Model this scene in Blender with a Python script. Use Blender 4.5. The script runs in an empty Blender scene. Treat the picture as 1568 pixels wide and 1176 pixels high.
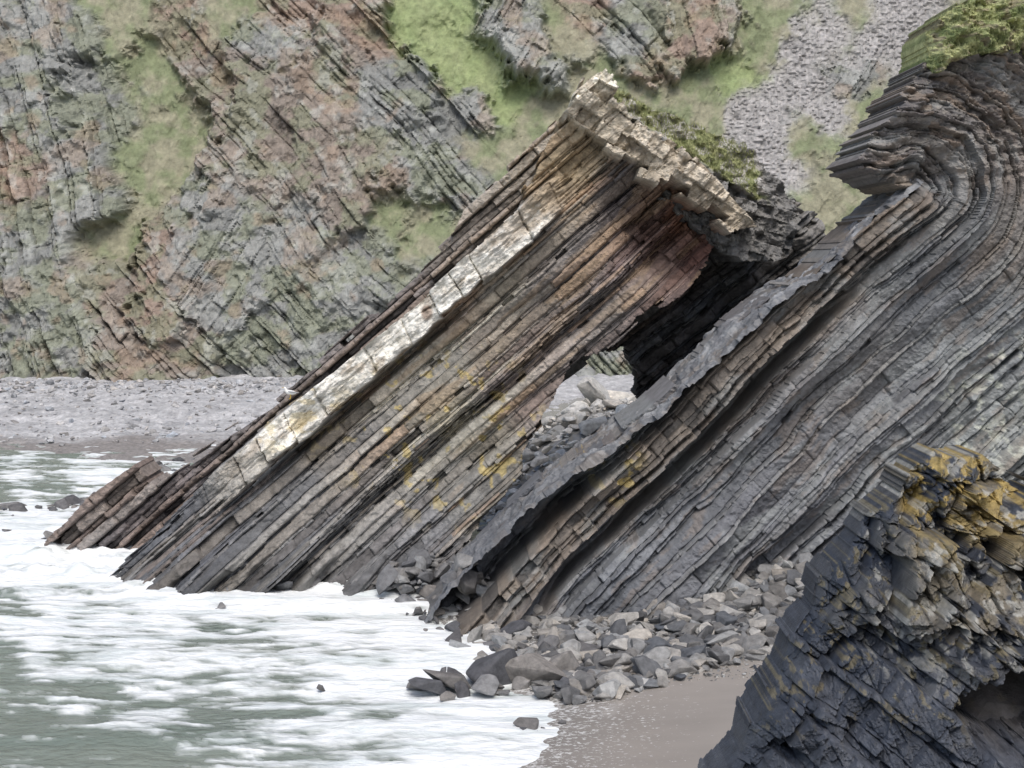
import bpy, math, numpy as np
from mathutils import Vector
R=np.random.default_rng(7)
F=2040.0; U0=784.0; VH=400.0; H=12.0      # lens (in image pixels, like the u,v outlines), optical axis, horizon row, eye height

# ---------------------------------------------------------------- noise
def hsh(i,j,s):
    i=np.asarray(i).astype(np.int64); j=np.asarray(j).astype(np.int64)
    n=(i*374761393+j*668265263+s*974634777)&0x7fffffff
    n=((n^(n>>13))*1274126177)&0x7fffffff
    n=((n^(n>>15))*668265263)&0x7fffffff
    n=n^(n>>16)
    return n/float(0x7fffffff)
def vn(x,y,s=0):
    xi=np.floor(x); yi=np.floor(y); fx=x-xi; fy=y-yi
    fx=fx*fx*(3-2*fx); fy=fy*fy*(3-2*fy)
    a=hsh(xi,yi,s); b=hsh(xi+1,yi,s); c=hsh(xi,yi+1,s); d=hsh(xi+1,yi+1,s)
    return (a*(1-fx)+b*fx)*(1-fy)+(c*(1-fx)+d*fx)*fy
def fbm(x,y,s=0,o=4,g=0.5):
    r=0;a=1;n=0
    for k in range(o):
        r=r+a*vn(x,y,s+k*17); n+=a; a*=g; x=x*2.03+11.3; y=y*2.03+5.7
    return r/n
def ridg(x,y,s=0,o=4):
    r=0;a=1;n=0
    for k in range(o):
        r=r+a*(1-abs(2*vn(x,y,s+k*13)-1)); n+=a; a*=.5; x=x*2.1+3; y=y*2.1+9
    return r/n
def sst(a,b,x):
    t=np.clip((x-a)/(b-a),0,1); return t*t*(3-2*t)
def mix(a,b,t):
    t=np.asarray(t)[...,None]; return np.asarray(a)*(1-t)+np.asarray(b)*t
def inpoly(u,v,P):
    r=np.zeros(u.shape,bool); n=len(P)
    for k in range(n):
        x1,y1=P[k]; x2,y2=P[(k+1)%n]
        if y1==y2: continue
        c=((y1>v)!=(y2>v))&(u<(x2-x1)*(v-y1)/(y2-y1)+x1)
        r^=c
    return r
def segd(u,v,P):
    d=np.full(u.shape,1e9)
    for (x1,y1),(x2,y2) in zip(P[:-1],P[1:]):
        dx,dy=x2-x1,y2-y1
        t=np.clip(((u-x1)*dx+(v-y1)*dy)/(dx*dx+dy*dy),0,1)
        d=np.minimum(d,np.hypot(u-x1-t*dx,v-y1-t*dy))
    return d
def seeds(u,v,S,power=3):
    """S rows: (u,v,values...) -> inverse-distance blended values"""
    W=0;A=0
    for r in S:
        w=1.0/(((u-r[0])**2+(v-r[1])**2)/900.+1)**power
        W=W+w; A=A+w[...,None]*np.array(r[2:],float)
    return A/W[...,None]

# ---------------------------------------------------------------- strata
def strata(s,t,seed,thin=(3,7),thick=(9,20),pthick=.3,blk=(1.5,5),warp=1.5,
           aL=.3,aB=.12,aM=.35,pm=.06,gr=.12,grp=(40,90),aG=.5,gj=.8,tilt=.6):
    rg=np.random.default_rng(seed)
    lo=s.min()-60; hi=s.max()+60
    b=[lo]
    while b[-1]<hi:
        b.append(b[-1]+(rg.uniform(*thick) if rg.random()<pthick else rg.uniform(*thin)))
    b=np.array(b); n=len(b)
    gb=[lo]
    while gb[-1]<hi: gb.append(gb[-1]+rg.uniform(*grp))
    gb=np.array(gb)
    sw=s+warp*(fbm(t/60.,s/30.,seed,3)-.5)*4
    i=np.clip(np.searchsorted(b,sw)-1,0,n-2); th=b[i+1]-b[i]; f=(sw-b[i])/th
    e=np.minimum(f,1-f)*th
    lay=rg.random(n)[i]
    gi=np.clip(np.searchsorted(gb,sw)-1,0,len(gb)-2); gv=rg.random(len(gb))[gi]
    L=th*rg.uniform(blk[0],blk[1],n)[i]+3
    tt=(t+rg.uniform(0,500,n)[i])/L+.35*(vn(t/L/2,i*3.7,seed+5)-.5)
    bi=np.floor(tt); fr=tt-bi; g=np.minimum(fr,1-fr)*L
    hb=hsh(i,bi,seed+9); hb2=hsh(i,bi,seed+31)
    y=aL*(lay-.5)+aB*(hb-.5)*2+aG*(gv-.5)
    y=y-aM*(hb2<pm)
    # block faces tilt a little
    y=y+aB*tilt*(fr-.5)*(hb2-.5)*2+aB*.5*(f-.5)*(hb-.5)
    y=y-gr*np.exp(-(e/1.6)**2)-gr*gj*np.exp(-(g/1.5)**2)*(lay>.25)
    return dict(y=y,lay=lay,hb=hb,hb2=hb2,gv=gv,e=e,g=g,i=i,th=th)

PAL=np.array([(.070,.075,.082),(.115,.12,.125),(.165,.165,.16),(.10,.09,.083),(.21,.185,.15),(.26,.25,.225),(.145,.148,.15),(.185,.14,.105)])
def pal(x,P=PAL):
    k=np.clip((x*len(P)).astype(int),0,len(P)-1); return P[k]

# ---------------------------------------------------------------- meshes
def mk(name,co,faces,col=None,mat=None,smooth=False,extra=None,parent=None):
    me=bpy.data.meshes.new(name)
    faces=np.asarray(faces,dtype=np.int32); k=faces.shape[1]
    me.vertices.add(len(co)); me.vertices.foreach_set('co',np.ascontiguousarray(co,dtype=np.float32).ravel())
    me.loops.add(faces.size); me.loops.foreach_set('vertex_index',faces.ravel())
    me.polygons.add(len(faces)); me.polygons.foreach_set('loop_start',np.arange(len(faces),dtype=np.int32)*k)
    me.polygons.foreach_set('use_smooth',np.full(len(faces),smooth))
    me.update(calc_edges=True)
    if col is not None:
        a=me.attributes.new('Col','FLOAT_COLOR','POINT')
        c=np.ones((len(co),4),np.float32); c[:,:3]=np.clip(col,0.004,1); a.data.foreach_set('color',c.ravel())
    for nm,val in (extra or {}).items():
        a=me.attributes.new(nm,'FLOAT','POINT'); a.data.foreach_set('value',np.ascontiguousarray(val,dtype=np.float32).ravel())
    ob=bpy.data.objects.new(name,me); bpy.context.scene.collection.objects.link(ob)
    if mat: me.materials.append(mat)
    if parent: ob.parent=parent
    return ob
def gridfaces(m,n):
    a=np.arange(m*n).reshape(m,n)
    return np.stack([a[:-1,:-1],a[1:,:-1],a[1:,1:],a[:-1,1:]],-1).reshape(-1,4)
def to_world(u,v,y,ref=None):
    d=y if ref is None else ref
    return np.stack([(u-U0)*d/F,y,H-(v-VH)*d/F],-1)
def solid(name,u,v,mask,y,ref,back,col,mat,smooth=False,parent=None):
    """rock body: relief face + jagged side walls + back"""
    m,n=u.shape
    co=to_world(u,v,y,ref).reshape(-1,3)
    fm=mask[:-1,:-1]&mask[1:,:-1]&mask[1:,1:]&mask[:-1,1:]
    f=gridfaces(m,n)[fm.ravel()]
    p=co[f[0]]; nn=np.cross(p[1]-p[0],p[2]-p[0])
    if nn[1]>0: f=f[:,::-1]
    N=len(co)
    bk=co.copy(); bk[:,1]=(ref if np.isscalar(ref) else np.asarray(ref).ravel())+back
    e=np.concatenate([f[:,[0,1]],f[:,[1,2]],f[:,[2,3]],f[:,[3,0]]])
    key=np.minimum(e[:,0],e[:,1]).astype(np.int64)*N+np.maximum(e[:,0],e[:,1])
    uq,inv,cnt=np.unique(key,return_inverse=True,return_counts=True)
    be=e[cnt[inv]==1]
    segs=[co]; K=4
    for k in range(1,K+1):
        q=co*(1-k/K)+bk*(k/K); segs.append(q)
    allf=[f]
    for k in range(K):
        a=be[:,0]+k*N; b=be[:,1]+k*N
        allf.append(np.stack([b,a,a+N,b+N],-1))
    allf.append(f[:,::-1]+K*N)
    C=np.concatenate(segs); FF=np.concatenate(allf); CC=np.concatenate([col.reshape(-1,3)]*(K+1))
    used=np.unique(FF); mp=np.full(len(C),-1); mp[used]=np.arange(len(used))
    return mk(name,C[used],mp[FF],CC[used],mat,smooth,parent=parent)

# ---------------------------------------------------------------- materials
def newmat(name):
    m=bpy.data.materials.new(name); m.use_nodes=True; nt=m.node_tree
    b=nt.nodes['Principled BSDF']; return m,nt,b
def rockmat(name,rough=.85,scale=3.,bump=.5,spec=.3,var=.45,dist=.05,lichen=0.,gain=1.):
    m,nt,b=newmat(name); N=nt.nodes; L=nt.links
    at=N.new('ShaderNodeAttribute'); at.attribute_name='Col'
    g=N.new('ShaderNodeNewGeometry')
    n1=N.new('ShaderNodeTexNoise'); n1.inputs['Scale'].default_value=scale; n1.inputs['Detail'].default_value=8; n1.inputs['Roughness'].default_value=.68
    L.new(g.outputs['Position'],n1.inputs['Vector'])
    mr=N.new('ShaderNodeMapRange'); mr.inputs[1].default_value=.3; mr.inputs[2].default_value=.7; mr.inputs[3].default_value=gain*(1-var); mr.inputs[4].default_value=gain*(1+var)
    L.new(n1.outputs['Fac'],mr.inputs[0])
    mx=N.new('ShaderNodeVectorMath'); mx.operation='SCALE'; L.new(at.outputs['Color'],mx.inputs[0]); L.new(mr.outputs[0],mx.inputs['Scale'])
    col=mx.outputs[0]
    if lichen>0:
        n2=N.new('ShaderNodeTexNoise'); n2.inputs['Scale'].default_value=1.6; n2.inputs['Detail'].default_value=9; n2.inputs['Roughness'].default_value=.75
        L.new(g.outputs['Position'],n2.inputs['Vector'])
        m2=N.new('ShaderNodeMapRange'); m2.inputs[1].default_value=.62; m2.inputs[2].default_value=.68; m2.inputs[4].default_value=lichen
        L.new(n2.outputs['Fac'],m2.inputs[0])
        mm=N.new('ShaderNodeMix'); mm.data_type='RGBA'; L.new(m2.outputs[0],mm.inputs[0]); L.new(col,mm.inputs[6]); mm.inputs[7].default_value=(.36,.36,.33,1)
        col=mm.outputs[2]
    L.new(col,b.inputs['Base Color'])
    n3=N.new('ShaderNodeTexNoise'); n3.inputs['Scale'].default_value=scale*3; n3.inputs['Detail'].default_value=7; n3.inputs['Roughness'].default_value=.7
    L.new(g.outputs['Position'],n3.inputs['Vector'])
    bp=N.new('ShaderNodeBump'); bp.inputs['Strength'].default_value=bump; bp.inputs['Distance'].default_value=dist*3
    L.new(n3.outputs['Fac'],bp.inputs['Height']); L.new(bp.outputs[0],b.inputs['Normal'])
    b.inputs['Roughness'].default_value=rough
    b.inputs['Specular IOR Level'].default_value=spec
    return m
M_rock=rockmat('strata_rock',gain=1.4,dist=.03)
M_cliff=rockmat('cliff_rock',.95,1.0,.6,.1,.28,.08,gain=1.38)
M_fore=rockmat('wet_rock',.42,5.,.6,.4,.5,.02,lichen=.4,gain=.95)
M_boulder=rockmat('boulder_rock',.75,4.,.5,.3,.4,.03,gain=1.3)
M_slab=rockmat('slab_rock',.75,2.,.5,.3,.3,.035,gain=1.35)
M_grass=rockmat('grass_turf',.95,3.,.6,.1,.4,.06,gain=1.5)

# ================================================================ BACK CLIFF
st=2.0
u,v=np.meshgrid(np.arange(-420,2000,st),np.arange(-300,646,st))
k=.7; yb=(118+12*k)/(1+k*(v-VH)/F)
G,BG,GR,BR,PK,SC=[(1,0,0,0,0,0),(0,1,0,0,0,0),(0,0,1,0,0,0),(0,0,0,1,0,0),(0,0,0,0,1,0),(0,0,0,0,0,1)]
CS=[(-200,100,*GR,80,-2),(-200,400,*GR,80,-1),(20,60,*GR,78,-2),(110,60,*GR,75,-3),(60,180,*GR,75,-2.5),(20,250,*PK,75,-2),(150,150,*GR,70,0),(130,300,*GR,78,-1.5),(40,400,*GR,80,-2),
(190,20,*G,60,-1),(230,120,*G,60,1),(270,200,*G,60,1.5),(290,40,*PK,60,0),(330,130,*BR,50,-1),(240,270,*G,60,1.5),(190,370,*G,70,1.5),(320,300,*GR,-50,-1),(100,480,*GR,80,-1.5),(40,540,*GR,82,-1),
(170,440,*BR,45,-1),(240,400,*PK,45,-3),(250,470,*PK,45,-3.5),(200,540,*BR,50,-2),(310,400,*GR,-50,-3),(340,340,*GR,-50,-3),(350,450,*GR,-50,-2.5),(420,520,*GR,45,-1.5),(300,560,*BR,50,-2),(390,130,*BR,45,-3),(420,230,*BR,48,-3),
(360,230,*BR,50,-2),(480,160,*BR,48,-4),(500,260,*BR,48,-3.5),(470,370,*GR,48,-2),(540,330,*BR,50,-3),(450,30,*PK,50,-1),(520,80,*BR,48,-4),(560,40,*PK,40,-2),(600,150,*GR,48,-3.5),(580,250,*BR,48,-3),(640,240,*GR,48,-2),(690,280,*GR,48,-1),
(350,20,*G,50,0),(420,80,*GR,50,-2),(620,110,*GR,48,-3),(560,400,*GR,45,-1),(640,350,*G,45,1),(600,330,*G,45,0),(720,170,*GR,45,-1),(620,30,*BG,40,1),(670,60,*BG,40,1.5),(720,100,*BG,40,1.5),(780,140,*BG,40,1.5),(830,190,*G,40,1),(700,20,*BG,40,1),(760,240,*G,40,0),
(760,30,*GR,-50,-1),(820,60,*GR,-50,-3),(800,90,*GR,-50,-3),(870,40,*G,40,-1),(900,20,*PK,45,-1.5),(960,60,*GR,45,-2),(1000,100,*PK,60,-2.5),(1060,60,*PK,70,-3),(1100,30,*BR,70,-2),(930,120,*G,40,0),(980,150,*G,40,0),(1060,130,*G,40,1),(1120,110,*BG,40,1.5),(1170,60,*G,50,1),(1190,20,*G,50,1),
(1090,170,*G,50,1),(1150,180,*SC,50,1.5),(1200,150,*SC,50,1.5),(1230,90,*SC,50,1.5),(1270,40,*SC,50,1.5),(1330,60,*SC,50,1.5),(1300,130,*GR,-40,1),(1380,40,*SC,50,1.5),(1260,180,*SC,60,1),(1330,180,*G,40,1),(1300,30,*G,50,1),(1240,220,*G,40,0),(1320,240,*G,40,0),(1180,230,*SC,40,0),(1500,60,*G,40,0),(1700,100,*G,40,0),(1280,280,*G,40,-1),(1100,300,*GR,40,0),
(700,450,*GR,45,0),(900,400,*GR,45,0),(600,520,*GR,45,0),(380,580,*GR,60,-1),
(150,-120,*G,50,0),(400,-120,*GR,50,0),(650,-120,*BG,50,1),(900,-120,*G,50,0),(1200,-120,*SC,50,1)]
wu=u+30*(fbm(u/45,v/45,1,4)-.5)*2+12*(fbm(u/9,v/9,3,3)-.5)*2; wv=v+30*(fbm(u/45,v/45,2,4)-.5)*2+12*(fbm(u/9,v/9,4,3)-.5)*2
T=seeds(wu,wv,CS,4)
w=T[...,:6]**1.15; w/=w.sum(-1,keepdims=True)
off=T[...,7]
ang=T[...,6]
def bed(a,seed,wv_=20):
    a=math.radians(a); s=-u*math.sin(a)+v*math.cos(a); t=u*math.cos(a)+v*math.sin(a)
    s=s+wv_*(fbm(u/190,v/190,seed+50,2)-.5)+2*(fbm(u/40,v/40,seed+51,3)-.5)
    return strata(s,t,seed,thin=(4.5,9),thick=(13,30),pthick=.5,blk=(1.6,5),warp=1.2,aL=1.2,aB=.42,aM=.7,pm=.06,gr=.45,grp=(22,60),aG=2.4,gj=.8)
B1=bed(47,11,40); B2=bed(77,12); B3=bed(-58,14)
w2=sst(60,61,ang+3*(fbm(u/20,v/20,8,3)-.5)); w3=sst(9,7,ang)
def bl(k): return B1[k]*(1-w2)*(1-w3)+B2[k]*w2+B3[k]*w3*(1-w2)
gy=bl('y'); lay=bl('lay'); hb=bl('hb'); gv=bl('gv')
rockw=w[...,2]+w[...,3]+w[...,4]
ero=sst(.34,.60,fbm(u/55,v/70,19,4))
y=yb+off*1.1-gy*(.04+.68*rockw*(.25+.75*ero))
y=y-3.6*(ridg((u+v*.6)/150,(v-u*.3)/260,21,5)-.6)-.9*(fbm(u/10,v/13,5,5)-.5)*(.5+rockw)
y=y-(w[...,5])*.6*(vn(u/3.5,v/3,77)-.5)
n1=fbm(u/25,v/25,30,4); n2=fbm(u/5,v/5,31,4)
cg=mix((.145,.165,.098),(.20,.195,.14),sst(.35,.65,n1)); cb=mix((.165,.21,.10),(.21,.235,.13),n1)  # cliff grass and rock colours kept pale and muted to stand in for haze
rl=np.clip(lay*.55+gv*.45,0,1)
cgr=mix((.13,.135,.132),(.235,.24,.228),rl*.75+hb*.25); cbr=mix((.14,.123,.108),(.245,.212,.18),rl*.75+hb*.25)
cpk=mix((.165,.13,.108),(.265,.21,.172),rl*.75+hb*.25); csc=mix((.20,.197,.193),(.31,.30,.295),vn(u/3.2,v/2.6,78))
col=sum(w[...,i:i+1]*c for i,c in enumerate([cg,cb,cgr,cbr,cpk,csc]))
moss=sst(.46,.60,fbm(u/36,v/26,41,5)+.14*(n2-.5)+.10*(.5-gv))*rockw*.62
col=mix(col,(.152,.166,.112),moss)
pale=sst(.60,.70,fbm(u/18,v/18,44,4)+.15*(lay-.5))*rockw*.4
col=mix(col,(.30,.31,.29),pale)
stain=sst(.56,.68,fbm(u/34,v/34,45,5)+.12*(gv-.5))*rockw*.45
col=mix(col,(.22,.165,.122),stain)
col=col*(.82+.36*n2)[...,None]
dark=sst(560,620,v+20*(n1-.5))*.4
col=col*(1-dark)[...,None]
co=to_world(u,v,y,yb).reshape(-1,3)
f=gridfaces(*u.shape)
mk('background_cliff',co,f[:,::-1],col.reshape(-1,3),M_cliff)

# ================================================================ GROUND / BEACH
def ground_z(x,y):
    xw=np.interp(y,[15,31,35.5,38,40,42,45,48,56,90],[-1.2,-.4,.9,.7,.4,-.6,-2.,-3.2,-7,-12])
    z=.06*(x-xw); z=np.where(z>0,np.minimum(z,1.6+.01*z),np.maximum(z*1.5,-2.5))
    z=z+3.9*np.exp(-(((x-5)/6)**2+((y-67)/7)**2))+1.0*np.exp(-(((x-11)/4)**2+((y-46)/4)**2))
    return z
gx,gy_=np.meshgrid(np.concatenate([[-1500,-400,-100],np.arange(-40,60,.16),[100,400,1500]]),np.concatenate([[-300,-50,0],np.arange(14,76,.16),[90,120]]),indexing='xy')
z=ground_z(gx,gy_)+.03*(fbm(gx/1.5,gy_/1.5,60,3)-.5)
rub=sst(38.5,41,gy_+.8*(n:=fbm(gx/1.2,gy_/1.2,61,3)))
c=mix((.31,.285,.26),(.15,.147,.142),rub)
c=mix(c,np.array((.21,.20,.188)),sst(1.6,.1,z/0.12)*.8)
c=mix(c,(.30,.295,.28),sst(58,60,gy_)*.8)
c=c*(.92+.16*fbm(gx/1.2,gy_/.5,62,4))[...,None]
z=z+rub*.12*(vn(gx/.25,gy_/.25,65)-.5)
M_sand,nt,b=newmat('wet_sand'); N=nt.nodes; L=nt.links
at=N.new('ShaderNodeAttribute'); at.attribute_name='Col'
g=N.new('ShaderNodeNewGeometry'); nn=N.new('ShaderNodeTexNoise'); nn.inputs['Scale'].default_value=6; nn.inputs['Detail'].default_value=6; L.new(g.outputs['Position'],nn.inputs['Vector'])
# bubbles left by the last wave
fz=N.new('ShaderNodeTexNoise'); fz.inputs['Scale'].default_value=7; fz.inputs['Detail'].default_value=5; fz.inputs['Roughness'].default_value=.7
mp=N.new('ShaderNodeMapping'); mp.inputs['Scale'].default_value=(1,1.6,1); L.new(g.outputs['Position'],mp.inputs['Vector']); L.new(mp.outputs[0],fz.inputs['Vector'])
sp=N.new('ShaderNodeSeparateXYZ'); L.new(g.outputs['Position'],sp.inputs[0])
hz=N.new('ShaderNodeMapRange'); hz.inputs[1].default_value=.38; hz.inputs[2].default_value=0.; hz.inputs[3].default_value=-.04; hz.inputs[4].default_value=.20; L.new(sp.outputs['Z'],hz.inputs[0])
ad=N.new('ShaderNodeMath'); ad.operation='ADD'; L.new(fz.outputs['Fac'],ad.inputs[0]); L.new(hz.outputs[0],ad.inputs[1])
th_=N.new('ShaderNodeMapRange'); th_.inputs[1].default_value=.68; th_.inputs[2].default_value=.74; th_.inputs[4].default_value=.75; L.new(ad.outputs[0],th_.inputs[0])
gt=N.new('ShaderNodeMath'); gt.operation='MULTIPLY'; L.new(th_.outputs[0],gt.inputs[0])
lt_=N.new('ShaderNodeMath'); lt_.operation='LESS_THAN'; lt_.inputs[1].default_value=.45; L.new(sp.outputs['Z'],lt_.inputs[0]); L.new(lt_.outputs[0],gt.inputs[1])
mm=N.new('ShaderNodeMix'); mm.data_type='RGBA'; L.new(gt.outputs[0],mm.inputs[0]); L.new(at.outputs['Color'],mm.inputs[6]); mm.inputs[7].default_value=(.72,.73,.72,1)
L.new(mm.outputs[2],b.inputs['Base Color'])
bp=N.new('ShaderNodeBump'); bp.inputs['Strength'].default_value=.2; bp.inputs['Distance'].default_value=.02; L.new(nn.outputs[0],bp.inputs['Height']); L.new(bp.outputs[0],b.inputs['Normal'])
b.inputs['Roughness'].default_value=.16
mk('sand_beach_ground',np.stack([gx,gy_,z],-1).reshape(-1,3),gridfaces(*gx.shape)[:,::-1],c.reshape(-1,3),M_sand,True)

# far pebble beach
px,py=np.meshgrid(np.arange(-95,12,.2),np.arange(79,126,.16))
def peb_z(px,py):
    edge=84+1.5*np.sin(px*.13)+.5*np.sin(px*.5)-.04*(px+30)
    return (py-edge)*.03+.35*sst(96,99,py+.05*px)+.30*sst(106,110,py)+.35*(fbm(px/6,py/3,71,3)-.5)
pz=peb_z(px,py)+.22*(vn(px/.55,py/.7,70)-.5)
pc=mix((.18,.182,.187),(.42,.42,.425),np.clip(vn(px/.5,py/.6,72)*.55+.6*fbm(px/5,py/1.3,73,4)-.05,0,1))
pc=mix(pc,(.16,.148,.14),sst(92,86.5,py+5*(fbm(px/5,py/2,74,3)-.5))*.9)
mk('pebble_beach',np.stack([px,py,pz],-1).reshape(-1,3),gridfaces(*px.shape)[:,::-1],pc.reshape(-1,3),M_boulder)

# ================================================================ SEA
xs=np.concatenate([[-1500,-600,-200,-90],np.arange(-60,8,.11),[12,30]]); ys=np.concatenate([[-600,-100,0,15],np.linspace(24,95,620),[110,160]])
sx,sy=np.meshgrid(xs,ys)
su=U0+sx/np.maximum(sy,10)*F; sv=VH+H*F/np.maximum(sy,10)
FS=[(0,690,.25),(100,705,.4),(20,720,1.3),(120,720,1.3),(200,720,1.),(250,705,.9),(0,742,.35),(80,745,.55),(180,760,1.3),(50,790,1.6),(20,830,1.8),(150,880,1.9),(60,900,1.4),(250,920,1.6),(20,930,.6),(150,935,.85),(350,930,1.5),(500,910,1.8),(620,910,1.8),(350,895,1.8),
(20,960,.95),(60,985,1.15),(200,970,1.1),(350,980,.85),(500,970,1.25),(650,980,1.7),(0,1020,.5),(100,1020,.6),(250,1010,.8),(400,1020,.95),(550,1030,1.25),(650,1060,1.5),(720,1050,1.7),(0,1080,.38),(120,1080,.46),(300,1070,.66),(430,1080,.85),(560,1100,1.15),(680,1120,1.5),(740,1150,1.6),
(0,1150,.36),(150,1150,.45),(300,1130,.56),(420,1160,.75),(550,1170,1.0),(800,1090,1.5),(400,870,1.6),(300,700,1.),(0,1250,.3),(600,1300,.9),(-200,900,.9),(-200,1100,.4)]
fo=seeds(su,sv,FS,3)[...,0]
fn=fbm(sx/3.2,sy/.8+sx*.15,81,5,.62)
fn2=fbm(sx/.9,sy/.28,83,5,.62)
raw=fo*.60+(fn-.5)*1.25+(fn2-.5)*1.05
foam=np.clip(.45*sst(.36,.62,raw)+.55*sst(.26,1.0,raw)+.18*sst(.55,.75,fn2)*sst(.1,.4,raw),0,1)
wave=.45*(fbm(sx/9,sy/2.2+sx*.05,85,4)-.5)+.14*(fbm(sx/.9,sy/.4,86,4)-.5)+.05*foam
surge=sst(46,49,sy)*sst(66,52,sy)*sst(-2,-5,sx); wave=wave+surge*(.9*np.clip(fbm(sx/2.2,sy/1.2,87,5)-.5,0,1)*2)*.9
wave=wave*sst(24,30,sy)*sst(96,80,sy)*(.35+.65*sst(2,-3,sx))
wcol=mix((.125,.165,.14),(.25,.275,.235),fbm(sx/5,sy/1.4,88,4))
scol=mix(wcol,mix((.80,.83,.84),(.56,.62,.62),sst(.46,.72,fbm(sx/2.5,sy/.6,90,6,.65))*.75),foam)
M_sea,nt,b=newmat('sea_water'); N=nt.nodes; L=nt.links
at=N.new('ShaderNodeAttribute'); at.attribute_name='Col'; L.new(at.outputs['Color'],b.inputs['Base Color'])
a2=N.new('ShaderNodeAttribute'); a2.attribute_name='foam'
mr=N.new('ShaderNodeMapRange'); mr.inputs[3].default_value=.2; mr.inputs[4].default_value=.8; L.new(a2.outputs['Fac'],mr.inputs[0]); L.new(mr.outputs[0],b.inputs['Roughness'])
g=N.new('ShaderNodeNewGeometry'); mp=N.new('ShaderNodeMapping'); mp.inputs['Scale'].default_value=(1,2.0,1); L.new(g.outputs['Position'],mp.inputs['Vector'])
nn=N.new('ShaderNodeTexNoise'); nn.inputs['Scale'].default_value=2.2; nn.inputs['Detail'].default_value=8; L.new(mp.outputs[0],nn.inputs['Vector'])
bp=N.new('ShaderNodeBump'); bp.inputs['Strength'].default_value=.7; bp.inputs['Distance'].default_value=.18; L.new(nn.outputs[0],bp.inputs['Height']); L.new(bp.outputs[0],b.inputs['Normal'])
mk('sea_water',np.stack([sx,sy,wave],-1).reshape(-1,3),gridfaces(*sx.shape)[:,::-1],scol.reshape(-1,3),M_sea,True,extra={'foam':foam.ravel()})

# ================================================================ MAIN FIN
def rotgrid(cx,cy,a,t0,t1,s0,s1,st):
    """grid aligned with bedding; a = dip angle, t up-right, s down-right"""
    t,s=np.meshgrid(np.arange(t0,t1,st),np.arange(s0,s1,st))
    ca,sa=math.cos(a),math.sin(a)
    return cx+t*ca+s*sa, cy-t*sa+s*ca, s,t
P1=[(172,885),(250,805),(345,705),(425,634),(500,577),(640,464),(730,378),(790,322),(803,290),(820,250),(855,188),(893,128),(925,108),(942,125),(938,150),(975,195),(1030,222),(1085,258),(1120,282),(1165,325),(1152,345),(1120,355),(1095,400),(1040,455),(985,485),(960,512),(930,535),(905,548),(880,560),(860,598),(830,642),(805,682),(795,700),(800,722),(740,792),(700,835),(690,950),(172,950)]
a1=math.radians(41)
u,v,s,t=rotgrid(180,870,a1,-120,1080,-130,560,1.5)
A=strata(s,t,101,thin=(2.5,6.5),thick=(9,20),pthick=.28,blk=(3,11),warp=1.6,aL=.34,aB=.08,aM=.32,pm=.05,gr=.11,grp=(30,75),aG=.75,gj=.6)
ubr=sst(25,0,s+6*(A['hb']-.5))*sst(830,860,t)*sst(1000,960,t)        # chunky brown blocks near the crest
wob=5*(fbm(t/45,s*0,92,3)-.5)
L_=62.; tj=(t+.25*s+5*(fbm(t/12,s/8,82,3)-.5))/L_+.9*(vn(t/80,t*0,99)-.5); cb_=np.floor(tj); cj=np.minimum(tj-cb_,1-(tj-cb_))*L_
ch=hsh(cb_,cb_*0,98); js=hsh(np.round(tj),cb_*0,81)      # joint strength varies
cz=sst(-16,-12,s+wob)*sst(38,35,s+wob+7*(fbm(t/22,s*0,91,2)-.5)+8*(ch-.5))*sst(150,240,t)*sst(905,860,t+.5*s+14*(fbm(s/7,t/30,79,3)-.5))
ju=(A['hb']-.5)*15*(1-cz)+(ch-.5)*8*cz; jv=((A['hb2']-.5)*10+5*(fbm(u/8,v/8,5,3)-.5))*(1-cz)+5*(fbm(u/8,v/8,5,3)-.5)
mask=inpoly(u+ju*.8,v+jv*.8,P1)
bedY=.75+.26*(ch-.5)-.26*(.3+js)*np.exp(-(cj/1.5)**2)-.10*np.exp(-((s-12+9*(fbm(t/40,s*0,97,3)-.5))/1.6)**2)+.6*(fbm(t/34,s/10,96,5)-.5)
y=51-(A['y']*(1-cz)+bedY*cz)
CL=[(870,128),(905,165),(960,205),(1040,245),(1110,285),(1168,338)]
dcap=segd(u,v,CL)
wa=(u*.83+v*.56); wb=(-u*.56+v*.83)
cI=np.floor(wa/34+.5*(vn(wa/60,wb/60,90)-.5)+.37*np.floor(wb/24)); cJ=np.floor(wb/24+.3*(vn(wa/40,wb/40,89)-.5)); chs=hsh(cI,cJ,88)
cap=sst(50,43,dcap+26*(hsh(cI,cI*0,87)-.5)+5*(fbm(u/8,v/8,86,3)-.5))*sst(850,870,u)
rec=sst(1,.25,np.hypot((u-1040)/150,(v-345)/120))
y=y*(1-.65*cap)+(51)*.65*cap+rec*2.2*(1-cap)-cap*(.9+.55*(chs-.5)+.5*(fbm(u/12,v/12,85,5)-.5))
y=y-rec*(1-cap)*.8*(hsh(np.floor(t/30+.5*vn(s/20,t/60,78)),np.floor(s/16),76)-.5)
y=y-ubr*.35*(hsh(np.floor(t/38),np.floor(s/22),84)-.2)
y=y+1.0*sst(38,44,s)*sst(56,49,s)*sst(200,350,t)*sst(700,600,t)   # dark slot under the bed
y=y-1.3*(fbm(s/70,t/190,111,3)-.5)-.12*(fbm(u/5,v/5,112,3)-.5)
foot=sst(790,895,v)
y=y-.01*np.maximum(0,v-700)-foot*(3.2*np.clip(fbm(s/34,t/120,113,3)-.38,0,1)*2+.9*A['gv'])*sst(180,260,u)
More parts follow.
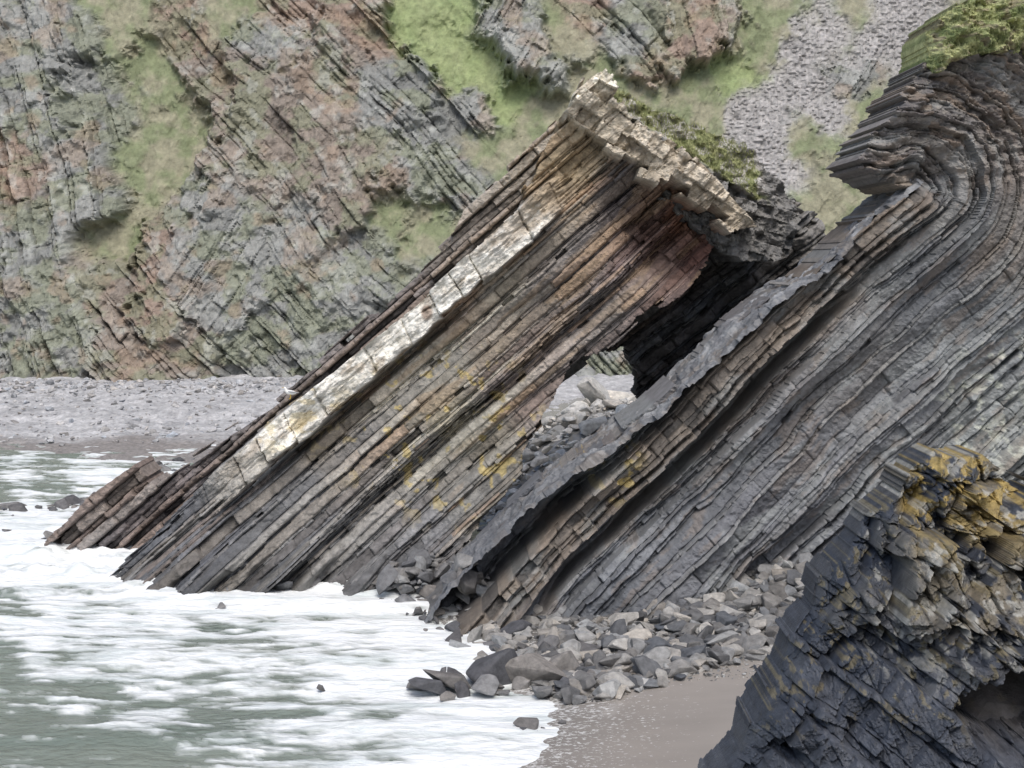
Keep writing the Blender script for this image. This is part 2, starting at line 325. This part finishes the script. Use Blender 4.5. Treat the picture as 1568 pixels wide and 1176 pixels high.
reg=seeds(u,v,[(250,820,.085,.088,.095),(330,800,.09,.092,.10),(450,760,.105,.105,.108),(420,850,.09,.092,.095),(600,850,.11,.112,.118),(560,700,.14,.13,.12),(500,660,.165,.145,.12),(650,680,.15,.14,.125),(700,740,.17,.165,.15),(690,650,.24,.215,.15),(740,650,.20,.185,.15),(640,800,.13,.13,.135),(620,600,.20,.187,.16),(680,560,.24,.225,.19),
 (740,500,.215,.18,.14),(780,600,.165,.125,.11),(820,560,.15,.118,.105),(760,430,.235,.21,.165),(850,440,.165,.14,.12),(900,480,.13,.107,.10),(830,350,.185,.165,.14),(870,250,.31,.24,.14),(850,300,.26,.21,.145),(950,300,.075,.06,.058),(1000,330,.12,.07,.055),(1060,330,.17,.078,.045),(1080,380,.14,.066,.05),(1020,400,.13,.075,.06),(960,400,.13,.09,.082),(900,380,.15,.13,.118),(700,480,.215,.165,.125),(850,200,.25,.225,.17),(900,140,.42,.41,.34)],3)
pc=pal(A['lay'])
col=mix(reg,pc,.40-.25*rec)*(.72+.56*A['hb'])[...,None]
rust=(A['hb2']>.84)&(A['lay']>.45)
col=np.where(rust[...,None],mix(col,(.27,.185,.125),.5*sst(350,450,t)),col)
och=sst(.56,.66,fbm(t/90,s/14,134,4))*sst(420,520,t); col=mix(col,(.24,.175,.11),och*.4)
light=((A['i']%9)==4)&(s>40)
col=np.where(light[...,None],mix(col,(.46,.44,.38),(.8*sst(400,440,t)*sst(720,600,t)*sst(240,180,s))),col)
light=((A['i']%5)==2)&(s>50)
col=np.where(light[...,None],mix(col,(.44,.42,.36),(.8*sst(560,600,t)*sst(780,700,t)*sst(150,110,s))),col)
cr=mix((.36,.345,.305),(.58,.57,.53),sst(.22,.60,fbm(t/20,s/9,120,6,.6)))*(.88+.24*ch)[...,None]
cr=mix(cr,(.27,.225,.17),np.clip(sst(.56,.72,fbm(t/30,s/16,121,4)+.2*sst(680,860,t))*.6+.5*sst(800,880,t),0,.9))
col=mix(col,mix(cr,(.17,.158,.14),sst(330,230,t)*.8),cz*.95)
col=mix(col,mix((.22,.17,.11),(.38,.31,.21),chs),ubr*.6)
col=mix(col,mix((.21,.18,.135),(.46,.42,.35),np.clip(chs*.6+.6*fbm(u/9,v/9,83,4)-.1,0,1)),cap*.92)
lich=sst(.63,.68,fbm(u/16,v/16,130,4))*sst(160,80,np.hypot((u-680)/1.2,v-660))
col=mix(col,(.38,.30,.10),lich*.55)
lich2=sst(.55,.62,fbm(u/20,v/10,131,4))*sst(90,40,np.hypot(u-455,v-625))
col=mix(col,(.40,.33,.17),lich2*.5)
wp=sst(.62,.7,fbm(u/9,v/9,133,4))*sst(30,10,segd(u,v,[(890,150),(930,115),(950,150)]))
col=mix(col,(.62,.6,.52),np.clip(wp+.5*sst(25,10,np.hypot(u-925,v-125)),0,1))
bit=sst(14,8,np.hypot((u-655)/.8,v-478)); col=mix(col,(.22,.16,.12),bit*.8)
wet=sst(800,880,v+20*(fbm(u/15,v/15,9,3)-.5)); col=col*(1-.3*wet)[...,None]
fin=bpy.data.objects.new('tilted_strata_rock_fin',None); bpy.context.scene.collection.objects.link(fin)
solid('face',u,v,mask,y,51.0,4.5,col,M_rock,parent=fin)

# set-back older bed behind the cream bed
P1b=[(72,835),(135,765),(205,716),(235,745),(300,702),(400,630),(470,568),(500,536),(615,438),(640,406),(700,350),(722,304),(790,246),(872,158),(905,165),(880,300),(700,430),(460,640),(230,900),(60,900)]
u,v,s,t=rotgrid(180,870,a1,-160,960,-130,70,1.6)
A=strata(s,t,140,thin=(8,12),thick=(14,26),pthick=.5,blk=(1.5,4.5),aL=.6,aB=.22,aM=.4,gr=.15,grp=(25,40),aG=.6)
mask=inpoly(u+(A['hb']-.5)*20,v+(A['hb2']-.5)*18,P1b)
y=54.2-A['y']-.25*(fbm(u/7,v/7,141,4)-.5)
col=mix(seeds(u,v,[(100,820,.10,.088,.088),(210,750,.12,.10,.095),(400,640,.13,.115,.108),(600,450,.15,.13,.12),(700,370,.19,.165,.14),(830,210,.25,.22,.18)],2),pal(A['lay']),.3)*(.7+.6*A['hb'])[...,None]
solid('rear_bed',u,v,mask,y,53.5,3,col,M_rock,parent=fin)

# turf cap behind the end face
PC=[(925,120),(945,116),(980,145),(1040,172),(1105,202),(1160,228),(1178,258),(1205,280),(1222,330),(1200,400),(1120,400),(1000,300),(930,200)]
u,v=np.meshgrid(np.arange(900,1240,1.5),np.arange(90,440,1.5)); 
mask=inpoly(u+9*(fbm(u/9,v/9,150,3)-.5),v+20*(fbm(u/9,v/9,151,4)-.5),PC)
yt=52.6+.012*(330-v)+1.0*(fbm(u/14,v/14,152,5)-.5)*1.2
gg=fbm(u/10,v/8,153,4)
rk=np.clip(sst(1160,1180,u)+sst(0,14,(v-215)-(u-1040)*.72),0,1)
yt=yt-rk*1.2*(hsh(np.floor(u/26+v/90),np.floor(v/20-u/70),156)-.5)
col=mix(mix((.14,.165,.075),(.25,.25,.13),gg),mix((.20,.19,.175),(.38,.37,.35),vn(u/4,v/4,154)),sst(.52,.60,fbm(u/18,v/12,155,4)+.16*sst(1080,1150,u)))
col=mix(col,mix((.085,.085,.085),(.19,.185,.175),gg),rk)
solid('turf_cap',u,v,mask,yt,53.,4,col,M_grass,parent=fin)
def blades(name,um,vm,ym,ref,mk_mask,n,parent,h=.22,dz=0):
    idx=np.flatnonzero(mk_mask.ravel()); idx=R.choice(idx,n)
    p=to_world(um.ravel()[idx],vm.ravel()[idx],ym.ravel()[idx],ref)
    a=R.uniform(0,6.28,n); hh=h*R.uniform(.3,1.2,n); wd=.018
    dx=np.cos(a)*wd; dy=np.sin(a)*wd; lx=R.normal(0,.5,n)*hh; ly=-abs(R.normal(0,.5,n))*hh
    A_=p+np.stack([dx,dy-.0,-.05+0*dx],-1); B_=p-np.stack([dx,dy,.05+0*dx],-1); C_=p+np.stack([lx,ly,hh],-1)
    co=np.stack([A_,B_,C_],1).reshape(-1,3)
    g_=vn(um.ravel()[idx]/18,vm.ravel()[idx]/14,234)
    c=mix((.16,.19,.085),(.36,.36,.20),R.random(n)*.5+g_*.5); c=np.repeat(c,3,0)
    mk(name,co,np.arange(3*n).reshape(-1,3),c,M_grass,parent=parent)
blades('grass_blades',u,v,yt,53.,mask&(rk<.2)&(u<1160),4500,fin,.15)

# dark cave rock behind the overhang
PV=[(940,330),(1150,290),(1205,300),(1262,330),(1275,400),(1190,520),(1075,690),(1000,640),(972,606),(978,575),(962,545),(955,533),(935,545),(915,540),(895,560),(870,580),(850,600),(800,600),(850,420)]
u,v,s,t=rotgrid(850,700,math.radians(38),-60,620,-200,420,1.8)
A=strata(s,t,160,thin=(4,9),thick=(10,24),blk=(2,6),aL=.7,aB=.3,aM=.5,gr=.2,aG=1.2)
mask=inpoly(u+(A['hb']-.5)*8,v+(A['hb2']-.5)*8,PV)
y=57-A['y']+2.5*(fbm(u/60,v/60,161,5)-.5)
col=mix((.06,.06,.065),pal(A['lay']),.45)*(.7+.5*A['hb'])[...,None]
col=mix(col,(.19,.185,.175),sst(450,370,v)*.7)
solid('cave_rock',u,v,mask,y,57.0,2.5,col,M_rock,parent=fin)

# ================================================================ FOLDED RIGHT-HAND ROCK
fold=bpy.data.objects.new('folded_strata_cliff',None); bpy.context.scene.collection.objects.link(fold)
P2=[(1900,60),(1600,66),(1545,72),(1450,88),(1412,98),(1396,128),(1378,150),(1350,192),(1318,228),(1300,248),(1335,272),(1365,288),(1396,290),(1350,318),(1300,368),(1255,415),(1190,455),(1130,500),(1060,578),(1000,632),(900,702),(830,752),(760,820),(692,892),(645,965),(630,1080),(1900,1080)]
a2=math.radians(43.5)
u,v,s0,t0=rotgrid(640,990,a2,-120,1500,-320,820,1.6)
wq=sst(330,200,v)
uw=u+wq*18*(fbm(u/50,v/50,195,4)-.5); vw=v+wq*20*(fbm(u/50,v/50,196,4)-.5)
C=np.array([1404.,283.]); d1=np.array([-math.cos(a2),math.sin(a2)]); d2=np.array([-.96,-.12]); d2/=np.hypot(*d2)
ru,rv=uw-C[0],vw-C[1]
n1v=np.array([-d1[1],d1[0]]); n1v = n1v if n1v[0]*1+n1v[1]*1>0 else -n1v
n2v=np.array([d2[1],-d2[0]]); n2v = n2v if n2v[1]<0 else -n2v
al1=ru*d1[0]+rv*d1[1]; p1=ru*n1v[0]+rv*n1v[1]; al2=ru*d2[0]+rv*d2[1]; p2=ru*n2v[0]+rv*n2v[1]
rr=np.hypot(ru,rv)
th=np.arctan2((ru*(-d1[0])+rv*(-d1[1])), p1)
upl=(al2>0)&(p2>-60)&(p1<0)&(ru*.7+rv<0)
S=np.where(upl,p2,np.where(al1>0,p1,rr))
Tt=np.where(upl,300+al2,np.where(al1>0,-al1,th*120))
S=S+11*(fbm(u/260,v/260,200,2)-.5)*2+5*(fbm(u/90,v/90,199,3)-.5)*2
A=strata(S,Tt,201,thin=(4,8),thick=(11,26),pthick=.34,blk=(3,12),warp=2.2,aL=.48,aB=.10,aM=.32,pm=.04,gr=.14,grp=(38,95),aG=1.0,gj=.7)
ju=(A['hb']-.5)*14; jv=(A['hb2']-.5)*12
mask=inpoly(u+ju,v+jv+wq*20*(fbm(u/12,v/12,197,3)-.5),P2)
up=sst(420,300,v)*sst(1250,1400,u)
smo=sst(.50,.66,fbm(S/60,Tt/220,198,3))*sst(380,480,v)                # smoother shale panels
y=45-A['y']*(1-.25*up)*(1-.55*smo)-.5*sst(750,1000,v)*1.5
y=y-2.2*(fbm(S/90,Tt/300,205,3)-.5)-.14*(fbm(u/6,v/6,206,4)-.5)-1.0*wq*(fbm(u/18,v/13,207,5)-.5)
y=y+2.2*sst(-4,-14,S)*sst(950,850,u)
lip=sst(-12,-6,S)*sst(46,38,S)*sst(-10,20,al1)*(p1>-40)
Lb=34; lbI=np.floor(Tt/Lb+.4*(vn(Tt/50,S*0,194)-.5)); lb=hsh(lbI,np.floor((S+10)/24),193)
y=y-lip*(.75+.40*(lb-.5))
y=y+1.7*sst(46,51,S)*sst(72,64,S)*sst(150,260,al1)*sst(900,800,al1)
foot=sst(860,990,v)*sst(1000,850,u); y=y-foot*2.4*np.clip(fbm(S/30,Tt/90,208,3)-.3,0,1)
pc=pal(A['lay'],np.array([(.080,.087,.098),(.115,.123,.135),(.145,.153,.162),(.09,.094,.104),(.165,.17,.172),(.13,.118,.105),(.185,.186,.182),(.105,.109,.12)]))
reg=seeds(u,v,[(1450,180,.13,.108,.09),(1380,220,.14,.115,.097),(1520,250,.175,.14,.11),(1540,350,.165,.148,.125),(1470,330,.135,.137,.137),(1300,420,.155,.142,.128),(1400,420,.137,.144,.15),(1200,540,.135,.125,.118),(1100,640,.122,.118,.116),(1300,560,.155,.152,.145),(1500,520,.145,.158,.162),(1200,700,.145,.15,.158),(1400,640,.145,.15,.156),(1000,760,.115,.12,.128),(1050,880,.127,.132,.142),(900,900,.106,.114,.128),(760,930,.097,.102,.114),(1200,800,.087,.09,.10),(1500,650,.19,.205,.195)],3)
col=mix(reg,pc,.5)*(.78+.44*A['hb'])[...,None]
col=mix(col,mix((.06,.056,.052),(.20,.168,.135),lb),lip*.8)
lich=sst(.55,.62,fbm(u/14,v/14,210,4))*sst(75,35,np.hypot(u-925,v-715)); col=mix(col,(.40,.32,.12),lich*.7)
lich=sst(.58,.66,fbm(u/16,v/16,211,4))*sst(130,60,np.hypot(u-1540,v-620)); col=mix(col,(.42,.44,.38),lich*.7)
pat=sst(.55,.68,fbm(S/25,Tt/70,212,4)); col=mix(col,(.205,.217,.218),pat*.5)
rs=sst(.58,.68,fbm(S/12,Tt/50,213,4)); col=mix(col,(.185,.145,.112),rs*(.3+.3*wq))
lt=sst(.55,.68,fbm(u/8,v/5,214,4))*wq; col=mix(col,(.26,.245,.215),lt*.4)
wet=sst(860,960,v+20*(fbm(u/15,v/15,9,3)-.5)); col=col*(1-.3*wet)[...,None]
solid('face',u,v,mask,y,45.0,4.2,col,M_slab,parent=fold)

# upper bedding surface (runs back from the face edge)
E=np.array([(1404,276),(1392,288),(1350,318),(1300,368),(1255,415),(1190,455),(1130,500),(1060,578),(1000,632),(900,702),(830,752),(760,820),(692,892),(645,965),(620,1010)],float)
dl=np.concatenate([[0],np.cumsum(np.hypot(*np.diff(E,axis=0).T))])
q=np.arange(0,dl[-1],1.8); eu=np.interp(q,dl,E[:,0]); ev=np.interp(q,dl,E[:,1])
ker=np.ones(9)/9; eu=np.convolve(np.pad(eu,4,'edge'),ker,'valid'); ev=np.convolve(np.pad(ev,4,'edge'),ker,'valid')
yy=np.arange(44.0,50.2,.045)
Q,Y=np.meshgrid(q,yy); ex=(eu-U0)*45/F; ez=H-(ev-VH)*45/F
X=np.broadcast_to(ex,Q.shape)+0; Z=np.broadcast_to(ez,Q.shape)+0
nx,nz=-math.sin(a2),math.cos(a2)
bi_=np.floor(Q/46+.5*(vn(Q/80,Y/1.5,230)-.5)+.35*np.floor(Y/1.1)); bj_=np.floor(Y/1.1+.4*(vn(Q/60,Y/1.5,231)-.5)); bh=hsh(bi_,bj_,232)
stp=fbm(Q/120,Y/1.8,222,4)*4; stp=np.floor(stp)+sst(.75,1,stp-np.floor(stp))
dp=.04+.42*(fbm(Q/90,Y/2.,220,4)-.5)+.18*(fbm(Q/11,Y/.5,221,5)-.5)+.11*stp-.22+.08*(bh-.5)
back_=sst(49.3,50.2,Y+.5*(vn(Q/25,Q*0,229)-.5)); dp=dp-.9*back_
jag=hsh(np.floor(Q/Lb),Q*0,192)*.4
Yw=44.0+.15+jag*sst(45.5,44.0,Y)+(Y-44.0)
dp=dp-.12*sst(44.25,44.0,Y)
X=X+nx*dp; Z=Z+nz*dp
n=fbm(Q/26,Y/.7,224,6,.6); col=mix((.095,.10,.108),(.20,.207,.215),sst(.25,.75,n)); col=mix(col,(.07,.07,.075),sst(.54,.62,fbm(Q/22,Y/.5,225,5))*.5)
col=mix(col,(.14,.12,.10),sst(.56,.64,fbm(Q/30,Y/.8,227,4))*.5)
col=mix(col,(.25,.25,.245),sst(.6,.66,fbm(Q/10,Y/.4,226,4))*.4)*(.92+.16*bh)[...,None]
low=sst(600,900,Q); col=mix(col,(.085,.09,.10),low*.6)
mk('upper_slab',np.stack([X,Yw,Z],-1).reshape(-1,3),gridfaces(*Q.shape),col.reshape(-1,3),M_slab,parent=fold)

# turf on the top right
PT=[(1412,112),(1416,70),(1424,38),(1462,8),(1520,-12),(1560,-20),(1900,-60),(1900,95),(1600,95),(1540,88),(1490,84),(1450,96),(1430,118)]
u,v=np.meshgrid(np.arange(1380,1800,1.6),np.arange(-80,140,1.6))
mask=inpoly(u+16*(fbm(u/10,v/10,230,3)-.5),v+24*(fbm(u/12,v/12,231,4)-.5),PT)
bul=np.clip(segd(u,v,PT[:6])/70,0,1)
yt=45.6-1.6*np.sqrt(bul)-1.6*(fbm(u/26,v/18,232,4)-.5)-.4*(fbm(u/4,v/4,233,2)-.5)
gg=fbm(u/18,v/14,234,4); col=mix((.16,.19,.085),(.32,.335,.17),sst(.3,.7,gg)); col=mix(col,(.18,.155,.11),sst(.56,.64,fbm(u/12,v/7,235,4))*.8)
solid('turf_cap',u,v,mask,yt,45.5,3,col,M_grass,parent=fold)
blades('grass_blades',u,v,yt,45.5,mask&(v>-60)&(fbm(u/12,v/7,235,4)<.6),6500,fold,.13)

# ================================================================ FOREGROUND ROCK
PF=[(1435,678),(1460,688),(1500,688),(1540,715),(1568,742),(1620,760),(1900,760),(1900,1400),(1040,1400),(1085,1200),(1130,1150),(1150,1095),(1190,1030),(1215,960),(1245,930),(1258,880),(1300,830),(1335,775),(1376,745),(1398,700)]
a3=math.radians(-36)
u,v,s,t=rotgrid(1200,900,a3,-350,800,-500,420,1.4)
def fs(seed,an,wp=30,**k):
    a=math.radians(an); ss=-u*math.sin(a)+v*math.cos(a); t_=u*math.cos(a)+v*math.sin(a)
    ss=ss+wp*(fbm(u/160,v/160,seed+3,2)-.5); return strata(ss,t_,seed,**k)
A=fs(301,36,20,thin=(12,22),thick=(38,75),pthick=.45,blk=(1.2,3.6),warp=1,aL=.42,aB=.17,aM=.26,pm=.12,gr=.10,grp=(70,130),aG=.7,tilt=1.5)
A2=fs(302,-50,30,thin=(50,80),thick=(90,140),blk=(.7,1.4),warp=3,aL=.7,aB=.34,aM=.0,gr=.12,grp=(120,200),aG=.5,tilt=1.6)
A3=fs(303,8,30,thin=(40,60),thick=(70,110),blk=(.6,1.2),warp=4,aL=.8,aB=.45,aM=.0,gr=.16,grp=(120,200),aG=.3,tilt=1.9)
A4=fs(304,62,20,thin=(16,26),thick=(30,50),blk=(.8,2.2),warp=2,aL=.2,aB=.16,aM=.15,pm=.1,gr=.07,grp=(60,100),aG=.2,tilt=1.8)
mask=inpoly(u+(A['hb']-.5)*14+(A3['hb']-.5)*16,v+(A2['hb']-.5)*26,PF)
dd=segd(u,v,PF[8:]+PF[:6])
ybase=20.6-2.5*np.sqrt((np.clip(dd,0,360)+12)/280)-.003*(v-900)
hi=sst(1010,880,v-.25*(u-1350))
rel=A['y']*(.9-.55*hi)+A2['y']*(.35+.5*hi)+A3['y']*(.10+.80*hi)+A4['y']*(.3+.5*hi)
rel=rel*(.45+.55*sst(0,50,dd))
y=ybase-rel-.14*(fbm(u/8,v/8,305,5,.6)-.5)-.8*(fbm(u/90,v/90,306,2)-.5)
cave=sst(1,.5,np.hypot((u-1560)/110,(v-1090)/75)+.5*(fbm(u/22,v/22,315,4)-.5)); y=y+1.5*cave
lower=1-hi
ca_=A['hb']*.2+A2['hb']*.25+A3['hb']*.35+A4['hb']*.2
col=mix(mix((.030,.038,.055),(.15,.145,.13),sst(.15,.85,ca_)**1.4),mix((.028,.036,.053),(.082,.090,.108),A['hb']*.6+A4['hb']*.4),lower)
col=mix(col,(.19,.165,.12),sst(.47,.6,fbm(u/40,v/40,310,5)+.2*(A3['hb']-.5))*sst(1370,1460,u)*sst(1050,930,v)*.8)
ly=sst(.46,.54,fbm(u/30,v/26,311,6,.65)+.1*(A3['hb']-.5))*sst(1370,1410,u)*sst(900,760,v); col=mix(col,(.42,.31,.10),ly*.75)
ly=sst(.62,.66,fbm(u/13,v/13,316,5,.6))*sst(1160,1060,v); col=mix(col,(.24,.20,.10),ly*.45)
lw=sst(.57,.62,fbm(u/15,v/15,312,5))*sst(1300,1360,u)*sst(1100,960,v); col=mix(col,(.40,.40,.37),lw*.65)
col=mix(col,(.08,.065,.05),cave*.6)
solid('foreground_lichen_rock',u,v,mask,y,ybase,1.0,col,M_fore)

# ================================================================ BOULDERS
import bmesh
protos=[]
for k in range(14):
    bm=bmesh.new()
    for j in range(R.integers(11,18)):
        d=R.normal(size=3); d/=np.linalg.norm(d); d*=R.uniform(.75,1.05)
        bm.verts.new(Vector(d*np.array([1,R.uniform(.7,1),R.uniform(.5,.8)])))
    bmesh.ops.convex_hull(bm,input=bm.verts[:])
    loose=[x for x in bm.verts if not x.link_faces]; bmesh.ops.delete(bm,geom=loose,context='VERTS')
    bmesh.ops.bevel(bm,geom=bm.edges[:],offset=.06,segments=2,affect='EDGES',profile=.6)
    bmesh.ops.triangulate(bm,faces=bm.faces[:])
    bm.verts.index_update(); 
    protos.append((np.array([x.co[:] for x in bm.verts]),np.array([[q.index for q in f_.verts] for f_ in bm.faces])))
    bm.free()
def boulders(name,pos,size,cols,parent=None):
    C=[];Fc=[];CC=[];o=0
    for p,s_,c in zip(pos,size,cols):
        V,f_=protos[R.integers(len(protos))]
        a=R.uniform(0,6.28); ca,sa=math.cos(a),math.sin(a); tl=R.normal(0,.35); ct,st_=math.cos(tl),math.sin(tl)
        W=V*s_*np.array([R.uniform(.9,1.4),1,R.uniform(.6,1.1)]); W=np.stack([W[:,0]*ct-W[:,2]*st_,W[:,1],W[:,0]*st_+W[:,2]*ct],-1)
        W=np.stack([W[:,0]*ca-W[:,1]*sa,W[:,0]*sa+W[:,1]*ca,W[:,2]],-1)+p
        C.append(W);Fc.append(f_+o);CC.append(np.tile(c,(len(V),1)));o+=len(V)
    return mk(name,np.concatenate(C),np.concatenate(Fc),np.concatenate(CC),M_boulder,parent=parent)
def rc(n,lo=(.10,.102,.104),hi=(.31,.305,.29),wet=0):
    c=mix(lo,hi,R.random(n)**1.3); w_=R.normal(0,.03,(n,1)); c=c*(1+w_*np.array([1,.1,-1])); return c*(1-wet)
def scatter(poly,n,smin,smax,pw=2.6):
    us=[p[0] for p in poly]; vs=[p[1] for p in poly]; P=[];S_=[]
    while len(P)<n:
        q=R.uniform(min(us),max(us)); r=R.uniform(min(vs),max(vs))
        if not inpoly(np.array([q]),np.array([r]),poly)[0]: continue
        y=H*F/(r-VH); 
        for _ in range(6):
            x=(q-U0)*y/F; y=(H-float(ground_z(np.array(x),np.array(y))))*F/(r-VH)
        x=(q-U0)*y/F; sz=smin*(smax/smin)**(R.random()**pw)
        P.append((x,y,float(ground_z(np.array(x),np.array(y)))+sz*.25)); S_.append(sz)
    return np.array(P),np.array(S_)
p,s_=scatter([(700,985),(770,940),(850,930),(960,955),(1060,905),(1110,860),(1250,850),(1290,900),(1210,1000),(1090,1025),(1000,1055),(900,1078),(840,1072),(780,1040),(700,1010)],3600,.05,.62,2.6)
boulders('beach_boulders',p,s_,rc(len(p),(.065,.068,.074),(.30,.292,.275)))
p2,s2=scatter([(1060,1020),(1200,990),(1190,1040),(1050,1045)],200,.03,.12)
boulders('shore_stones',p2,s2,rc(len(p2)))
n_=2600; bx=R.uniform(-62,-8,n_); by=np.where(R.random(n_)<.45,R.uniform(108,117,n_),R.uniform(86,117,n_)); bs=.10*(5.)**(R.random(n_)**3)
boulders('far_beach_cobbles',np.stack([bx,by,peb_z(bx,by)+bs*.2],-1),bs,rc(n_,(.18,.18,.182),(.38,.38,.38)))
W=[(690,1052,.95),(665,1060,.6),(772,1040,1.15),(815,1045,1.15),(862,1035,.95),(745,1060,.6),(805,1118,.4),(790,975,.6),(815,940,.7),(840,1000,.6),(360,893,.6),(385,902,.5),(410,898,.6),(430,905,.5),(345,905,.4),(460,895,.5),(520,890,.6),(560,885,.6),(265,898,.3),(340,932,.25),(640,905,.5),(600,893,.6),(690,965,.4),(10,775,.8),(30,780,.6),(110,770,.7),(95,775,.6),(130,775,.5),(10,815,.5),(275,705,.6),(240,712,.5),(165,830,.6),(190,845,.5),(100,838,.7),(890,1010,.7),(700,985,.45),(660,915,.6),(720,930,.7),(250,720,.7),(480,900,.4),(620,925,.4),(670,945,.4),(640,940,.3),(215,735,.9),(150,765,.8),(120,795,.8),(90,825,.7)]
P=[];S_=[]
for a,b_,c in W:
    y=H*F/(b_-VH); z0=.32*c if (c>.9 or b_>885) else .0
    P.append(((a-U0)*y/F,y,z0)); S_.append(c)
    for j in range(4):
        P.append(((a-U0)*y/F+R.normal(0,c*1.4),y+R.normal(0,c*.6),z0*.3)); S_.append(c*R.uniform(.2,.55))
boulders('surf_rocks',np.array(P),np.array(S_),rc(len(P),(.065,.065,.07),(.17,.165,.16)))
P=[];S_=[]
for a in np.linspace(590,840,260):
    top=np.interp(a,[560,640,700,840],[872,850,835,930]); bot=np.interp(a,[560,640,700,840],[890,915,990,985])
    r_=R.random()*.9+.1; b_=top+(bot-top)*r_; y=49.2 if a<690 else 46.5
    y+=R.uniform(-1,.5)-r_*1.5; P.append(((a-U0)*y/F,y,max(H-(b_-VH)*y/F,-.2))); S_.append(.12*6**(R.random()**2))
boulders('fin_foot_rocks',np.array(P),np.array(S_),rc(len(P),(.09,.092,.098),(.20,.197,.19)))
# pale boulders seen through the arch
P=[];S_=[]
for j in range(900):
    a=R.uniform(740,1030); y=R.uniform(56,71); x=(a-U0)*y/F
    P.append((x,y,float(ground_z(np.array(x),np.array(y)))+R.uniform(0,.35))); S_.append(.12*6**(R.random()**2.2))
for a,b_,y,c in [(915,590,68,1.7),(950,596,69,1.4),(880,598,67,1.1),(905,625,64,.9),(860,640,62,.8),(935,640,62,.8)]:
    x=(a-U0)*y/F; P.append((x,y,float(ground_z(np.array(x),np.array(y)))+c*.3)); S_.append(c)
boulders('arch_boulders',np.array(P),np.array(S_),rc(len(P),(.30,.295,.28),(.60,.58,.54)))

# ================================================================ SEAGULL
gull=bpy.data.objects.new('seagull',None); bpy.context.scene.collection.objects.link(gull)
def plain(name,c,r=.6):
    m,nt,b=newmat(name); nz=nt.nodes.new('ShaderNodeTexNoise'); nz.inputs['Scale'].default_value=30
    rp=nt.nodes.new('ShaderNodeMapRange'); rp.inputs[3].default_value=.85; rp.inputs[4].default_value=1.1; nt.links.new(nz.outputs[0],rp.inputs[0])
    vm=nt.nodes.new('ShaderNodeVectorMath'); vm.operation='SCALE'; vm.inputs[0].default_value=c; nt.links.new(rp.outputs[0],vm.inputs['Scale']); nt.links.new(vm.outputs[0],b.inputs['Base Color'])
    b.inputs['Roughness'].default_value=r; return m
def skin(name,pts,edges,rad,mat):
    me=bpy.data.meshes.new(name); me.from_pydata(pts,edges,[]); ob=bpy.data.objects.new(name,me); bpy.context.scene.collection.objects.link(ob)
    sk=ob.modifiers.new('s','SKIN'); 
    for vv,r in zip(me.skin_vertices[0].data,rad): vv.radius=(r if isinstance(r,tuple) else (r,r))
    me.skin_vertices[0].data[0].use_root=True
    sb=ob.modifiers.new('u','SUBSURF'); sb.levels=2; sb.render_levels=2; me.materials.append(mat); ob.parent=gull; return ob
Mw=plain('gull_white',(.78,.78,.76)); Mg=plain('gull_grey',(.34,.36,.38)); My=plain('gull_bill',(.6,.4,.05)); Mk=plain('gull_black',(.02,.02,.02))
skin('body',[(0,0,.24),(.1,0,.27),(.17,0,.33),(.2,0,.42),(.235,0,.445),(-.13,0,.22),(-.24,0,.2)],[(0,1),(1,2),(2,3),(3,4),(0,5),(5,6)],[.095,.09,.06,.05,.035,.07,.03],Mw)
for sg in (-1,1):
    skin('wing_'+('l' if sg<0 else 'r'),[(.1,.075*sg,.29),(-.05,.085*sg,.27),(-.2,.05*sg,.235),(-.33,.015*sg,.215)],[(0,1),(1,2),(2,3)],[(.05,.03),(.065,.03),(.04,.018),(.01,.008)],Mg)
    skin('leg_'+('l' if sg<0 else 'r'),[(0,.04*sg,.17),(-.015,.04*sg,.09),(0,.04*sg,.0),(.05,.04*sg,-.005)],[(0,1),(1,2),(2,3)],[.018,.009,.009,.012],My)
skin('bill',[(.25,0,.44),(.29,0,.435),(.315,0,.42)],[(0,1),(1,2)],[.016,.012,.005],My)
skin('tail_tip',[(-.3,0,.212),(-.38,0,.21)],[(0,1)],[.018,.008],Mk)
gull.location=((447-U0)*51/F,50.6,H-(609-VH)*51/F); gull.rotation_euler=(0,0,math.radians(200)); gull.scale=(1.0,)*3

# ================================================================ LIGHT, CAMERA
w_=bpy.data.worlds.new('World'); bpy.context.scene.world=w_; w_.use_nodes=True; nt=w_.node_tree
sky=nt.nodes.new('ShaderNodeTexSky'); sky.sky_type='NISHITA'; sky.sun_disc=False
el=math.radians(58); az=math.radians(172)   # azimuth from +Y, high behind the viewer
sky.sun_elevation=el; sky.sun_rotation=az; sky.dust_density=4; sky.air_density=1.0; sky.ozone_density=1
nt.links.new(sky.outputs[0],nt.nodes['Background'].inputs[0]); nt.nodes['Background'].inputs[1].default_value=.15
sd=Vector((math.sin(az)*math.cos(el),math.cos(az)*math.cos(el),math.sin(el)))
sl=bpy.data.lights.new('sun','SUN'); sl.energy=2.1; sl.angle=math.radians(32); sl.color=(1,.975,.94)
so=bpy.data.objects.new('sun',sl); bpy.context.scene.collection.objects.link(so); so.rotation_euler=sd.to_track_quat('Z','Y').to_euler()
cam=bpy.data.cameras.new('camera'); cam.lens=36*F/1568; cam.sensor_width=36; cam.shift_y=-(588-VH)/1568; cam.clip_end=5000; cam.clip_start=.5
cob=bpy.data.objects.new('camera',cam); bpy.context.scene.collection.objects.link(cob); cob.location=(0,0,H); cob.rotation_euler=(math.pi/2,0,0)
sc=bpy.context.scene; sc.camera=cob
sc.view_settings.view_transform='Standard'; sc.view_settings.look='None'; sc.view_settings.exposure=0
